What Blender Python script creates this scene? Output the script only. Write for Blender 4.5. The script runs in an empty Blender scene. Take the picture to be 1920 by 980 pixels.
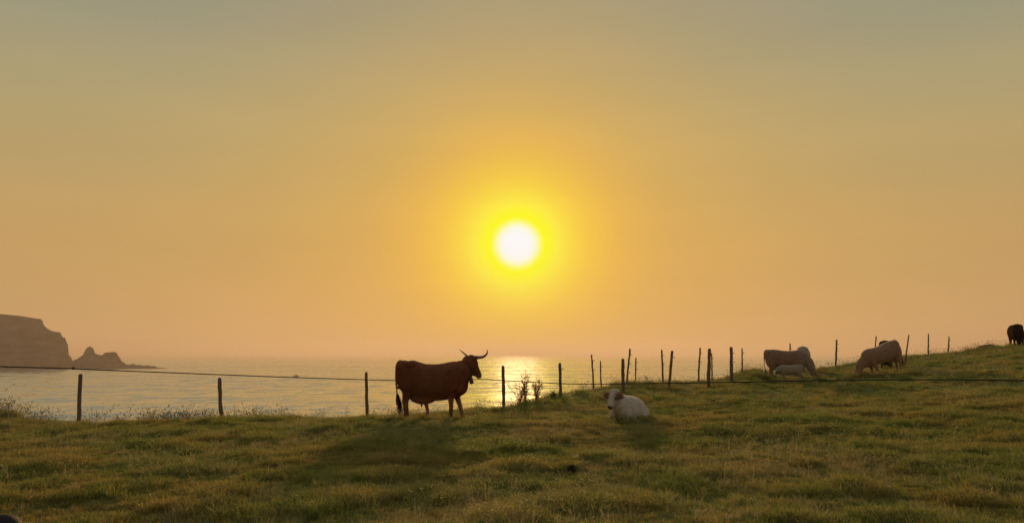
import bpy, bmesh, math, random
import numpy as np
from mathutils import Vector, Matrix, Euler

scene = bpy.context.scene
coll = scene.collection
R = math.radians
random.seed(7)
rng = np.random.default_rng(7)

# ---------------------------------------------------------------- camera
EYE = 26.0                       # camera height above the sea (z = 0)
F = 1387.0                       # focal length in pixels of the 1920 wide photo
PITCH = math.atan((664 - 490) / F)
cam = bpy.data.cameras.new('camera')
cam.sensor_width = 36.0
cam.lens = 36.0 * F / 1920.0
cam.clip_start = 0.05
cam.clip_end = 80000
camo = bpy.data.objects.new('camera', cam)
coll.objects.link(camo)
camo.location = (0, 0, EYE)
camo.rotation_euler = (math.pi / 2 + PITCH, 0, 0)
scene.camera = camo


def at(px, py, Y):
    """world point seen at photo pixel (px, py) at the distance Y in front of the camera"""
    u = (px - 960) / F
    v = (490 - py) / F
    d = Vector((u, math.cos(PITCH) - v * math.sin(PITCH), math.sin(PITCH) + v * math.cos(PITCH)))
    d *= Y / d.y
    return Vector((d.x, d.y, EYE + d.z))


# ---------------------------------------------------------------- sky, sun, exposure
SUN_DIR = (at(970, 458, 100) - Vector((0, 0, EYE))).normalized()
SUN_EL = math.asin(SUN_DIR.z)
SUN_AZ = math.atan2(SUN_DIR.x, SUN_DIR.y)
world = bpy.data.worlds.new("World")
scene.world = world
world.use_nodes = True
nt = world.node_tree
nt.nodes.clear()


def N(t, kind, **kw):
    n = t.nodes.new(kind)
    for k, v in kw.items():
        setattr(n, k, v)
    return n


def mathn(t, op, a, b=None, clamp=False):
    n = N(t, 'ShaderNodeMath', operation=op, use_clamp=clamp)
    for i, s in enumerate((a, b)):
        if s is None:
            continue
        if isinstance(s, (int, float)):
            n.inputs[i].default_value = s
        else:
            t.links.new(s, n.inputs[i])
    return n.outputs[0]


def ramp(t, fac, stops, interp='LINEAR'):
    n = N(t, 'ShaderNodeValToRGB')
    cr = n.color_ramp
    cr.interpolation = interp
    while len(cr.elements) > 1:
        cr.elements.remove(cr.elements[-1])
    for i, (p, c) in enumerate(stops):
        e = cr.elements[0] if i == 0 else cr.elements.new(p)
        e.position = p
        e.color = (c[0], c[1], c[2], 1) if not isinstance(c, (int, float)) else (c, c, c, 1)
    if fac is not None:
        t.links.new(fac, n.inputs[0])
    return n.outputs[0]


def mixc(t, fac, a, b, blend='MIX'):
    n = N(t, 'ShaderNodeMix', data_type='RGBA', blend_type=blend)
    for s, sock in ((fac, n.inputs[0]), (a, n.inputs[6]), (b, n.inputs[7])):
        if isinstance(s, (int, float)):
            sock.default_value = s
        elif isinstance(s, tuple):
            sock.default_value = (s[0], s[1], s[2], 1)
        else:
            t.links.new(s, sock)
    return n.outputs[2]


tc = N(nt, 'ShaderNodeTexCoord')
nrm = N(nt, 'ShaderNodeVectorMath', operation='NORMALIZE')
nt.links.new(tc.outputs['Generated'], nrm.inputs[0])
sep = N(nt, 'ShaderNodeSeparateXYZ')
nt.links.new(nrm.outputs[0], sep.inputs[0])
elev = mathn(nt, 'ARCSINE', sep.outputs['Z'])
elev_n = mathn(nt, 'DIVIDE', elev, R(60), clamp=True)       # 0 at the horizon, 1 at 60 degrees


def E(deg):
    return deg / 60.0


base = ramp(nt, elev_n, [
    (E(0), (.600, .350, .165)), (E(3), (.575, .340, .140)), (E(7), (.550, .335, .125)),
    (E(12), (.488, .343, .144)), (E(18), (.392, .342, .180)), (E(24), (.268, .288, .222)),
    (E(30), (.245, .278, .228)), (E(45), (.300, .335, .320)), (1.0, (.360, .405, .410))], 'B_SPLINE')
nish = N(nt, 'ShaderNodeTexSky', sky_type='NISHITA')
nish.sun_disc = False
nish.sun_elevation = SUN_EL
nish.sun_rotation = SUN_AZ
nish.dust_density = 4.0
nish.air_density = 1.2
nsc = N(nt, 'ShaderNodeVectorMath', operation='SCALE')
nt.links.new(nish.outputs[0], nsc.inputs[0])
nsc.inputs['Scale'].default_value = 0.10
highf = mathn(nt, 'MULTIPLY', mathn(nt, 'SUBTRACT', elev_n, 0.55), 1.6, clamp=True)
base = mixc(nt, highf, base, nsc.outputs[0])
dot = N(nt, 'ShaderNodeVectorMath', operation='DOT_PRODUCT')
nt.links.new(nrm.outputs[0], dot.inputs[0])
dot.inputs[1].default_value = SUN_DIR
ang = mathn(nt, 'DIVIDE', mathn(nt, 'ARCCOSINE', mathn(nt, 'MINIMUM', dot.outputs['Value'], 1.0)), R(60), clamp=True)
glow_w = ramp(nt, ang, [
    (E(0), 1.0), (E(3.5), 1.0), (E(5.5), .87), (E(8), .62), (E(11), .44), (E(15), .30),
    (E(20), .19), (E(28), .08), (E(40), .02), (E(55), 0.0)], 'B_SPLINE')
glow_c = ramp(nt, ang, [
    (E(0), (1.0, 1.0, 1.0)), (E(.8), (1.0, 1.0, 1.0)), (E(1.3), (1.0, 1.0, .85)), (E(1.7), (1.0, 1.0, .28)), (E(2.0), (1.0, 1.0, .0)),
    (E(2.5), (1.0, .96, .01)), (E(3.2), (1.0, .86, .05)), (E(4.1), (1.0, .74, .05)), (E(5.5), (1.0, .62, .045)),
    (E(8), (1.0, .535, .045)), (E(12), (.94, .50, .05)), (1.0, (.92, .47, .05))], 'LINEAR')
sky = mixc(nt, glow_w, base, glow_c)
# the half of the sky away from the low sun is dimmer
away = mathn(nt, 'MULTIPLY', mathn(nt, 'ADD', dot.outputs['Value'], .85), .62, clamp=True)
dim = ramp(nt, away, [(0, .95), (1, 1.0)], 'EASE')
sky = mixc(nt, 1.0, sky, dim, 'MULTIPLY')
# faint uneven haze layers
mpz = N(nt, 'ShaderNodeMapping')
mpz.inputs['Scale'].default_value = (1.3, 1.3, 9.0)
nt.links.new(nrm.outputs[0], mpz.inputs[0])
hz = N(nt, 'ShaderNodeTexNoise')
hz.inputs['Scale'].default_value = 1.6
hz.inputs['Detail'].default_value = 4
hz.inputs['Roughness'].default_value = .5
nt.links.new(mpz.outputs[0], hz.inputs['Vector'])
sky = mixc(nt, 1.0, sky, ramp(nt, hz.outputs['Fac'], [(.30, (.965, .975, .985)), (.70, (1.035, 1.025, 1.015))]), 'MULTIPLY')
bg = N(nt, 'ShaderNodeBackground')
nt.links.new(sky, bg.inputs['Color'])
bg.inputs['Strength'].default_value = 1.0
wo = N(nt, 'ShaderNodeOutputWorld')
nt.links.new(bg.outputs[0], wo.inputs['Surface'])
world.cycles.sampling_method = 'MANUAL'
world.cycles.sample_map_resolution = 1024

sun = bpy.data.lights.new('sun', 'SUN')
sun.energy = 2.9
sun.angle = R(3.0)
sun.color = (1.0, .60, .26)
suno = bpy.data.objects.new('sun', sun)
coll.objects.link(suno)
suno.rotation_euler = (-SUN_DIR).to_track_quat('-Z', 'Y').to_euler()
suno.location = (0, 30, EYE + 30)

scene.view_settings.view_transform = 'Standard'
scene.view_settings.look = 'None'
scene.view_settings.exposure = 0
scene.view_settings.gamma = 1
scene.render.engine = 'CYCLES'
cy = scene.cycles
cy.max_bounces = 5
cy.diffuse_bounces = 2
cy.glossy_bounces = 2
cy.transmission_bounces = 3
cy.transparent_max_bounces = 4
cy.volume_bounces = 0
cy.sample_clamp_indirect = 3
cy.sample_clamp_direct = 1.35
cy.denoising_prefilter = 'NONE'
cy.use_denoising = True
cy.caustics_reflective = False
cy.caustics_refractive = False

# ---------------------------------------------------------------- materials


def new_mat(name):
    m = bpy.data.materials.new(name)
    m.use_nodes = True
    t = m.node_tree
    b = t.nodes['Principled BSDF']
    return m, t, b


def noise(t, vec, scale, detail=3, rough=.55, stretch=None):
    if stretch:
        mp = N(t, 'ShaderNodeMapping')
        mp.inputs['Scale'].default_value = stretch
        t.links.new(vec, mp.inputs[0])
        vec = mp.outputs[0]
    n = N(t, 'ShaderNodeTexNoise')
    n.inputs['Scale'].default_value = scale
    n.inputs['Detail'].default_value = detail
    n.inputs['Roughness'].default_value = rough
    t.links.new(vec, n.inputs['Vector'])
    return n.outputs['Fac']


def geo_pos(t):
    return N(t, 'ShaderNodeNewGeometry').outputs['Position']


def obj_pos(t):
    return N(t, 'ShaderNodeTexCoord').outputs['Object']


def simple(name, c1, c2, scale=8, rough=.8, bump=.2, dist=.01, spec=.3, stretch=None):
    m, t, b = new_mat(name)
    v = obj_pos(t)
    n = noise(t, v, scale, 5, .6, stretch)
    t.links.new(ramp(t, n, [(.3, c1), (.7, c2)]), b.inputs['Base Color'])
    b.inputs['Roughness'].default_value = rough
    b.inputs['Specular IOR Level'].default_value = spec
    if bump:
        bn = N(t, 'ShaderNodeBump')
        bn.inputs['Strength'].default_value = bump
        bn.inputs['Distance'].default_value = dist
        t.links.new(n, bn.inputs['Height'])
        t.links.new(bn.outputs[0], b.inputs['Normal'])
    return m


def patch_mask(t):
    """large soft patches shared by soil and grass: 0 = green sward, 1 = dry straw"""
    v = geo_pos(t)
    a = noise(t, v, .42, 4, .6, (1, .75, .2))
    c = noise(t, v, 1.9, 3, .6, (1, .8, .2))
    return mathn(t, 'ADD', mathn(t, 'MULTIPLY', a, .65), mathn(t, 'MULTIPLY', c, .35))


def grass_mat(name, green1, green2, dry1, dry2, transl, lo=.44, hi=.62):
    m, t, b = new_mat(name)
    pm = patch_mask(t)
    oi = N(t, 'ShaderNodeObjectInfo').outputs['Random']
    g = ramp(t, oi, [(0, green1), (1, green2)])
    d = ramp(t, oi, [(0, dry1), (1, dry2)])
    jit = mathn(t, 'ADD', pm, mathn(t, 'MULTIPLY', mathn(t, 'SUBTRACT', oi, .5), .10))
    f = ramp(t, jit, [(lo, 0.0), (hi, 1.0)])
    col = mixc(t, f, g, d)
    t.links.new(col, b.inputs['Base Color'])
    b.inputs['Roughness'].default_value = .55
    b.inputs['Specular IOR Level'].default_value = .4
    tr = N(t, 'ShaderNodeBsdfTranslucent')
    t.links.new(col, tr.inputs['Color'])
    mx = N(t, 'ShaderNodeMixShader')
    mx.inputs[0].default_value = transl
    t.links.new(b.outputs[0], mx.inputs[1])
    t.links.new(tr.outputs[0], mx.inputs[2])
    t.links.new(mx.outputs[0], t.nodes['Material Output'].inputs['Surface'])
    return m


M = {}
M['grass'] = grass_mat('grass_blades', (.17, .215, .042), (.24, .265, .060), (.31, .235, .068), (.41, .31, .10), .54)
M['dry'] = grass_mat('dry_grass_blades', (.28, .26, .10), (.42, .37, .18), (.38, .30, .13), (.50, .41, .22), .42)
M['soil'] = None
m, t, b = new_mat('pasture_turf')
pm = patch_mask(t)
v = geo_pos(t)
fine = noise(t, v, 14, 5, .7)
c1 = ramp(t, fine, [(.3, (.11, .13, .028)), (.7, (.19, .205, .046))])
c2 = ramp(t, fine, [(.3, (.18, .13, .040)), (.7, (.28, .205, .065))])
t.links.new(mixc(t, ramp(t, pm, [(.46, 0.), (.66, 1.)]), c1, c2), b.inputs['Base Color'])
b.inputs['Roughness'].default_value = .95
b.inputs['Specular IOR Level'].default_value = .1
bn = N(t, 'ShaderNodeBump')
bn.inputs['Distance'].default_value = .05
bn.inputs['Strength'].default_value = .8
t.links.new(fine, bn.inputs['Height'])
t.links.new(bn.outputs[0], b.inputs['Normal'])
M['soil'] = m

M['seed'] = grass_mat('silhouette_seeding_stalks', (.09, .08, .035), (.14, .115, .05), (.12, .09, .04), (.18, .14, .07), .22)  # stalks darkened in colour to read as silhouettes against the light
# sea water
m, t, b = new_mat('sea_water')
v = geo_pos(t)
b.inputs['Base Color'].default_value = (.19, .28, .32, 1)
b.inputs['Specular IOR Level'].default_value = .5
b.inputs['IOR'].default_value = 1.333
slick = noise(t, v, .0035, 4, .6, (.22, 1.0, 1))
gusts = noise(t, v, .10, 4, .6, (1.0, .30, 1))
lines = noise(t, v, .018, 3, .6, (.35, 1.0, 1))
b.inputs['Roughness'].default_value = .11


def slopes(scale, stretch, sx, sy):
    """random facet slopes of one wave size"""
    mp = N(t, 'ShaderNodeMapping')
    mp.inputs['Scale'].default_value = stretch
    t.links.new(v, mp.inputs[0])
    n = N(t, 'ShaderNodeTexNoise')
    n.inputs['Scale'].default_value = scale
    n.inputs['Detail'].default_value = 2
    t.links.new(mp.outputs[0], n.inputs['Vector'])
    a = N(t, 'ShaderNodeVectorMath', operation='SUBTRACT')
    t.links.new(n.outputs['Color'], a.inputs[0])
    a.inputs[1].default_value = (.5, .5, .5)
    c = N(t, 'ShaderNodeVectorMath', operation='MULTIPLY')
    t.links.new(a.outputs[0], c.inputs[0])
    c.inputs[1].default_value = (sx, sy, 0)
    return c.outputs[0]


def vadd(a, b_):
    n = N(t, 'ShaderNodeVectorMath', operation='ADD')
    t.links.new(a, n.inputs[0])
    t.links.new(b_, n.inputs[1])
    return n.outputs[0]


def vscale(a, f):
    n = N(t, 'ShaderNodeVectorMath', operation='SCALE')
    t.links.new(a, n.inputs[0])
    if isinstance(f, (int, float)):
        n.inputs['Scale'].default_value = f
    else:
        t.links.new(f, n.inputs['Scale'])
    return n.outputs[0]


wave = vadd(vadd(slopes(.09, (.6, .5, 1), .07, .58), slopes(.35, (.6, .9, 1), .07, .66)), slopes(1.6, (.7, 1, 1), .06, .62))
sea_state = mathn(t, 'MULTIPLY', ramp(t, slick, [(.38, 1.0), (.50, .85), (.62, .55)]),
                  mathn(t, 'MULTIPLY', ramp(t, gusts, [(.34, .55), (.5, .9), (.66, 1.0)]), ramp(t, lines, [(.36, .6), (.5, 1.0), (.7, 1.0)])))
# seen at a low angle, mostly the wave faces turned to the viewer show
inc = N(t, 'ShaderNodeVectorMath', operation='MULTIPLY')
t.links.new(N(t, 'ShaderNodeNewGeometry').outputs['Incoming'], inc.inputs[0])
inc.inputs[1].default_value = (.15, .15, 0)
tilt = vscale(vadd(vscale(wave, 1.0), inc.outputs[0]), sea_state)
cx = N(t, 'ShaderNodeVectorMath', operation='ADD')
t.links.new(tilt, cx.inputs[0])
cx.inputs[1].default_value = (0, 0, 1)
nn_ = N(t, 'ShaderNodeVectorMath', operation='NORMALIZE')
t.links.new(cx.outputs[0], nn_.inputs[0])
t.links.new(nn_.outputs[0], b.inputs['Normal'])
gl = N(t, 'ShaderNodeBsdfGlossy')
gl.inputs['Color'].default_value = (.90, .92, .93, 1)
gl.inputs['Roughness'].default_value = .11
t.links.new(nn_.outputs[0], gl.inputs['Normal'])
mx = N(t, 'ShaderNodeMixShader')
mx.inputs[0].default_value = .48
t.links.new(b.outputs[0], mx.inputs[1])
t.links.new(gl.outputs[0], mx.inputs[2])
t.links.new(mx.outputs[0], t.nodes['Material Output'].inputs['Surface'])
M['sea'] = m

M['rock'] = simple('cliff_rock', (.025, .021, .021), (.14, .118, .112), .03, .95, .8, 8, .1, (1, 1, 3.2))
M['wood'] = simple('weathered_wood', (.10, .070, .050), (.20, .145, .105), 30, .85, .6, .006, .25, (1, 1, .12))
M['insulator'] = simple('insulator_plastic', (.05, .045, .04), (.09, .08, .07), 5, .5, 0)
M['rope'] = simple('fence_rope', (.012, .010, .009), (.03, .026, .022), 90, .7, .4, .002)
M['horn'] = simple('horn', (.22, .16, .11), (.36, .28, .20), 12, .45, .2, .004, .4)
M['eye'] = simple('eye', (.01, .008, .006), (.02, .015, .01), 5, .1, 0, spec=.6)
M['leather'] = simple('leather_strap', (.03, .018, .010), (.06, .035, .02), 30, .6, .3, .003)
M['bell'] = simple('bell_metal', (.07, .05, .035), (.14, .10, .07), 20, .5, .3, .003)
M['bell'].node_tree.nodes['Principled BSDF'].inputs['Metallic'].default_value = .7
M['stone'] = simple('dark_stone', (.010, .008, .012), (.022, .018, .024), 9, .75, .5, .01)
M['stem'] = simple('plant_stem', (.14, .08, .03), (.22, .13, .05), 20, .8, 0)
M['leaf'] = grass_mat('sunglow_plant_leaf', (.34, .22, .05), (.44, .27, .06), (.42, .22, .05), (.52, .28, .08), .75)  # golden tone puts the glow of backlight and glare into the leaf colour
M['leaf_dark'] = simple('dark_weed_leaf', (.03, .035, .012), (.06, .06, .02), 20, .8, 0)
M['boat'] = simple('boat_paint', (.16, .15, .14), (.28, .26, .24), 2, .5, 0)
M['boat_dark'] = simple('boat_cabin_paint', (.06, .06, .06), (.10, .10, .10), 2, .5, 0)


def coat_mat(name, rough=.75, sheen=.35, tint=(.9, .75, .6)):
    m, t, b = new_mat(name)
    at_ = N(t, 'ShaderNodeAttribute')
    at_.attribute_name = 'coat'
    v = obj_pos(t)
    n = noise(t, v, 9, 5, .65)
    n2 = noise(t, v, 90, 3, .7, (.35, 1, 1))
    k = ramp(t, n, [(.25, .72), (.75, 1.18)])
    k2 = ramp(t, n2, [(.2, .82), (.8, 1.15)])
    t.links.new(mixc(t, 1.0, mixc(t, 1.0, at_.outputs['Color'], k, 'MULTIPLY'), k2, 'MULTIPLY'), b.inputs['Base Color'])
    b.inputs['Roughness'].default_value = rough
    b.inputs['Specular IOR Level'].default_value = .2
    b.inputs['Sheen Weight'].default_value = sheen
    b.inputs['Sheen Roughness'].default_value = .4
    b.inputs['Sheen Tint'].default_value = (*tint, 1)
    bn = N(t, 'ShaderNodeBump')
    bn.inputs['Distance'].default_value = .006
    bn.inputs['Strength'].default_value = .5
    t.links.new(n2, bn.inputs['Height'])
    t.links.new(bn.outputs[0], b.inputs['Normal'])
    return m


M['coat_dark'] = coat_mat('dark_coat', .9, .0, (.6, .3, .15))
_pb = M['coat_dark'].node_tree.nodes['Principled BSDF']
_pb.inputs['Specular IOR Level'].default_value = .1
_pb.inputs['IOR'].default_value = 1.06
M['coat_pale'] = coat_mat('pale_coat', .85, .6, (1, .8, .6))

m, t, b = new_mat('coat_hair')
at_ = N(t, 'ShaderNodeAttribute')
at_.attribute_name = 'coat'
t.links.new(at_.outputs['Color'], b.inputs['Base Color'])
b.inputs['Roughness'].default_value = .6
tr = N(t, 'ShaderNodeBsdfTranslucent')
t.links.new(at_.outputs['Color'], tr.inputs['Color'])
mx = N(t, 'ShaderNodeMixShader')
mx.inputs[0].default_value = .6
t.links.new(b.outputs[0], mx.inputs[1])
t.links.new(tr.outputs[0], mx.inputs[2])
t.links.new(mx.outputs[0], t.nodes['Material Output'].inputs['Surface'])
M['fur'] = m

# ---------------------------------------------------------------- helpers


def link(o, parent=None):
    coll.objects.link(o)
    if parent is not None:
        o.parent = parent
    return o


def tag(o, label, cat, group=None, kind=None):
    if label:
        o['label'] = label
    if cat:
        o['category'] = cat
    if group:
        o['group'] = group
    if kind:
        o['kind'] = kind
    return o


def mesh_obj(name, bm, mat, parent=None, smooth=True):
    me = bpy.data.meshes.new(name)
    bmesh.ops.recalc_face_normals(bm, faces=bm.faces)
    bm.to_mesh(me)
    bm.free()
    me.materials.append(mat)
    if smooth:
        me.polygons.foreach_set('use_smooth', [True] * len(me.polygons))
    return link(bpy.data.objects.new(name, me), parent)


def np_mesh(name, verts, faces_flat, nper, mat, smooth=True):
    me = bpy.data.meshes.new(name)
    nv = len(verts)
    nf = len(faces_flat) // nper
    me.vertices.add(nv)
    me.vertices.foreach_set('co', np.asarray(verts, np.float32).ravel())
    me.loops.add(len(faces_flat))
    me.loops.foreach_set('vertex_index', np.asarray(faces_flat, np.int32))
    me.polygons.add(nf)
    me.polygons.foreach_set('loop_start', np.arange(0, nf * nper, nper, dtype=np.int32))
    me.polygons.foreach_set('use_smooth', np.full(nf, smooth))
    me.update(calc_edges=True)
    me.validate()
    me.materials.append(mat)
    return me


def loft(bm, pts, hw, hh, side=Vector((0, 1, 0)), n=20, power=1.0, caps=True):
    """closed tube of elliptic rings; hw along side, hh in the plane across it"""
    pts = [Vector(p) for p in pts]
    rings = []
    for i, p in enumerate(pts):
        a = pts[max(i - 1, 0)]
        c = pts[min(i + 1, len(pts) - 1)]
        T = (c - a).normalized()
        S = (side - T * side.dot(T)).normalized()
        U = S.cross(T)
        ring = []
        for k in range(n):
            q = 2 * math.pi * k / n
            cs, sn = math.cos(q), math.sin(q)
            if power != 1.0:
                cs = math.copysign(abs(cs) ** power, cs)
                sn = math.copysign(abs(sn) ** power, sn)
            ring.append(bm.verts.new(p + S * hw[i] * cs + U * hh[i] * sn))
        rings.append((ring, T))
    for (a, _), (c, _) in zip(rings, rings[1:]):
        for k in range(n):
            bm.faces.new((a[k], a[(k + 1) % n], c[(k + 1) % n], c[k]))
    if caps:
        for idx, sg in ((0, -1), (-1, 1)):
            ring, T = rings[idx]
            c = bm.verts.new(pts[idx] + T * sg * min(hw[idx], hh[idx]) * .5)
            for k in range(n):
                f = (ring[k], ring[(k + 1) % n], c)
                bm.faces.new(f if sg > 0 else f[::-1])


def spline(pts, n):
    """Catmull-Rom through a list of tuples of any length"""
    P = np.array(pts, float)
    P = np.vstack([2 * P[0] - P[1], P, 2 * P[-1] - P[-2]])
    out = []
    for i in range(1, len(P) - 2):
        for k in range(n):
            s = k / n
            a, b_, c, d = P[i - 1], P[i], P[i + 1], P[i + 2]
            out.append(.5 * (2 * b_ + (c - a) * s + (2 * a - 5 * b_ + 4 * c - d) * s * s + (3 * b_ - a - 3 * c + d) * s ** 3))
    out.append(P[-2])
    return np.array(out)


def ball(bm, c, r, seg=18):
    r = (r, r, r) if isinstance(r, (int, float)) else r
    mt = Matrix.Translation(Vector(c)) @ Matrix.Diagonal((*r, 1))
    bmesh.ops.create_uvsphere(bm, u_segments=seg, v_segments=seg // 2 + 2, radius=1, matrix=mt)


# value noise for the terrain
_perm = rng.random((256, 256))


def vnoise(x, y):
    xi = np.floor(x).astype(int)
    yi = np.floor(y).astype(int)
    fx, fy = x - xi, y - yi
    fx = fx * fx * fx * (fx * (fx * 6 - 15) + 10)
    fy = fy * fy * fy * (fy * (fy * 6 - 15) + 10)
    g = lambda a, c: _perm[a % 256, c % 256]
    return (g(xi, yi) * (1 - fx) + g(xi + 1, yi) * fx) * (1 - fy) + (g(xi, yi + 1) * (1 - fx) + g(xi + 1, yi + 1) * fx) * fy - .5


def fbm(x, y, o=4, gain=.5):
    s, a = 0, 1.0
    for i in range(o):
        s = s + a * vnoise(x * 2 ** i + 17.3 * i, y * 2 ** i - 9.1 * i)
        a *= gain
    return s


# ---------------------------------------------------------------- ground
RIDGE = np.array([  # photo column, photo row and distance of the crest of the field
    (-900, 752, 19), (-200, 755, 19), (0, 762, 19), (28, 769, 19), (62, 787, 19), (150, 794, 19), (260, 799, 19.5), (420, 787, 20.5),
    (520, 781, 21), (690, 780, 21.5), (790, 776, 21.5), (850, 768, 21.5), (943, 765, 22), (1000, 753, 22.5), (1045, 739, 23.5), (1080, 730, 24.5),
    (1120, 725, 25.5), (1150, 718, 26.5), (1180, 715, 27.5), (1300, 715, 29), (1360, 708, 30), (1390, 694, 32), (1415, 690, 33), (1450, 696, 34),
    (1520, 690, 35), (1570, 684, 37), (1640, 671, 39), (1700, 664, 41), (1790, 659, 40), (1860, 649, 38), (1920, 643, 37), (2400, 610, 37), (3400, 560, 40)], float)
RIDGE[:, 1] += np.interp(RIDGE[:, 0], [0, 850, 1050, 1400, 2000], [9, 8, 5, 5, 2])
_rz = np.array([at(a, c, d).z for a, c, d in RIDGE])
_rt = np.array([at(a, c, d).x / d for a, c, d in RIDGE])
Z17_T = np.array([-1.4, -.6, -.12, .16, .39, .69, 1.2])
Z17 = EYE + np.array([-1.68, -1.62, -1.46, -1.46, -1.36, -1.10, -.7])


def ground_h(x, y, lumps=True):
    x = np.asarray(x, float)
    y = np.asarray(y, float)
    tt = x / np.maximum(y, 3.0)
    zr = np.interp(tt, _rt, _rz)
    yr = np.interp(tt, _rt, RIDGE[:, 2])
    z17 = np.interp(tt, Z17_T, Z17)
    zn = EYE - 1.52
    s0 = np.clip((y - 3) / 14, 0, 1)
    z = zn + (z17 - zn) * s0 * s0 * (3 - 2 * s0)
    s1 = np.clip((y - 17) / (yr - 17), 0, 1)
    z = z + (zr - z17) * s1 ** 1.5
    d = np.maximum(y - yr, 0)
    right = np.clip((tt - .05) / .12, 0, 1)
    c = .055 * (1 - right) + .012 * right
    lim = 11 * (1 - right) + 26 * right
    dd = np.minimum(d, lim)
    z = z - c * dd * dd - np.maximum(d - lim, 0) * (1.6 * (1 - right) + 1.1 * right)
    if lumps:
        edge = np.clip(1 - d / 6, .3, 1)
        z = z + edge * (.10 * fbm(x * .33, y * .33, 3) + .034 * np.maximum(fbm(x * 1.3 + 5, y * 1.3, 3), -.1) + .03 * fbm(x * 4.1, y * 4.1, 2))
    return z


ys = np.concatenate([np.linspace(-60, 3, 26)[:-1], 3 * (46 / 3) ** np.linspace(0, 1, 430), np.linspace(46, 130, 60)[1:]])
ts = np.concatenate([np.linspace(-3, -1.1, 20)[:-1], np.linspace(-1.1, 1.1, 460), np.linspace(1.1, 3, 20)[1:]])
TT, YY = np.meshgrid(ts, ys)
WW = np.sqrt(YY ** 2 + 16)
XX = TT * WW
ZZ = np.maximum(ground_h(XX, YY), -4)
nr, nc = XX.shape
idx = np.arange(nr * nc).reshape(nr, nc)
quads = np.stack([idx[:-1, :-1], idx[:-1, 1:], idx[1:, 1:], idx[1:, :-1]], -1).reshape(-1)
me = np_mesh('ground', np.stack([XX, YY, ZZ], -1).reshape(-1, 3), quads, 4, M['soil'])
ground = link(bpy.data.objects.new('ground', me))
ground['kind'] = 'structure'


def gz(x, y, lumps=True):
    return float(ground_h(np.array([x]), np.array([y]), lumps)[0])


def on_ground(px, Y):
    p = at(px, 664, Y)
    return Vector((p.x, Y, gz(p.x, Y)))


# ---------------------------------------------------------------- sea
bm = bmesh.new()
rad = [0, 60, 150, 300, 600, 1200, 2500, 5000, 10000, 20000, 34000]
n = 96
prev = None
for r_ in rad[1:]:
    ring = [bm.verts.new((r_ * math.cos(2 * math.pi * k / n), r_ * math.sin(2 * math.pi * k / n), 0)) for k in range(n)]
    if prev is None:
        bm.faces.new(ring)
    else:
        for k in range(n):
            bm.faces.new((prev[k], prev[(k + 1) % n], ring[(k + 1) % n], ring[k]))
    prev = ring
sea = mesh_obj('sea', bm, M['sea'])
sea['kind'] = 'structure'
for p in sea.data.polygons:
    if p.normal.z < 0:
        p.flip()

# ---------------------------------------------------------------- headland and islet across the bay
D = 1387.0


def rock_mass(name, prof, y0, y1, nx, ny, rough, seed, back_w=60, drift=.74):
    """prof: photo column, photo row of the skyline; gives a solid with a cliffed front"""
    P = [(at(a, c, D).x, at(a, c, D).z) for a, c in prof]
    px_, pz_ = np.array([p[0] for p in P]), np.array([p[1] for p in P])
    xs = np.linspace(px_[0], px_[-1], nx)
    vs = np.linspace(0, 1, ny)
    X, V = np.meshgrid(xs, vs)
    Y = D + y0 + (y1 - y0) * V
    w = 10 * fbm(X * .02 + seed, Y * .02, 4)
    top = 1.02 * np.interp(X + .7 * fbm(X * .16 + seed, Y * .03, 4) * rough, px_, pz_)
    depth_in = (Y - (D + y0)) + w * np.clip(top / 60, .1, 1.5)
    back_in = (D + y1) - Y
    front = np.clip(depth_in / (.30 * np.maximum(top, 4) + 4), 0, 1)
    back = np.clip(back_in / back_w, 0, 1)
    prof_f = front ** .55
    h = top * prof_f * back ** .5
    ledge = fbm(X * .03 + seed * 3, Y * .03 + top * .02, 4) * rough * .5 * (1 - prof_f * .8)
    z = h + ledge - 1.5
    z = np.where((front <= 0) | (back <= 0), -3, z)
    z[:, -1] = -3
    idx = np.arange(nx * ny).reshape(ny, nx)
    q = np.stack([idx[:-1, :-1], idx[:-1, 1:], idx[1:, 1:], idx[1:, :-1]], -1).reshape(-1)
    X = X - np.maximum(Y - D, 0) * drift      # the rock runs away to the left as it recedes
    me = np_mesh(name, np.stack([X, Y, z], -1).reshape(-1, 3), q, 4, M['rock'], smooth=False)
    o = link(bpy.data.objects.new(name, me))
    o['kind'] = 'structure'
    return o


rock_mass('headland', [(-900, 560), (-300, 575), (0, 588), (40, 591), (78, 597), (84, 602), (90, 612), (97, 619), (112, 623), (119, 629),
                       (122, 637), (126, 646), (127, 658), (131, 668), (136, 676), (146, 683), (160, 690)], -20, 420, 520, 150, 9, 3.1)
rock_mass('islet', [(118, 690), (128, 683), (137, 676), (148, 671), (157, 664), (161, 655), (165, 650), (170, 648), (174, 651), (178, 661), (190, 665),
                    (196, 663), (198, 660), (214, 658.5), (219, 660), (223, 668), (229, 676), (236, 680), (243, 683), (252, 680.5), (258, 683.5), (266, 682), (272, 685),
                    (279, 683), (285, 685.5), (291, 684.5), (297, 687.5), (306, 688), (318, 689.3), (330, 691)], -16, 40, 480, 60, 3.0, 8.7, 14, .62)

# ---------------------------------------------------------------- grass
tuft_coll = bpy.data.collections.new('grass_sources')     # not linked: only the sources the scattering picks from


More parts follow.
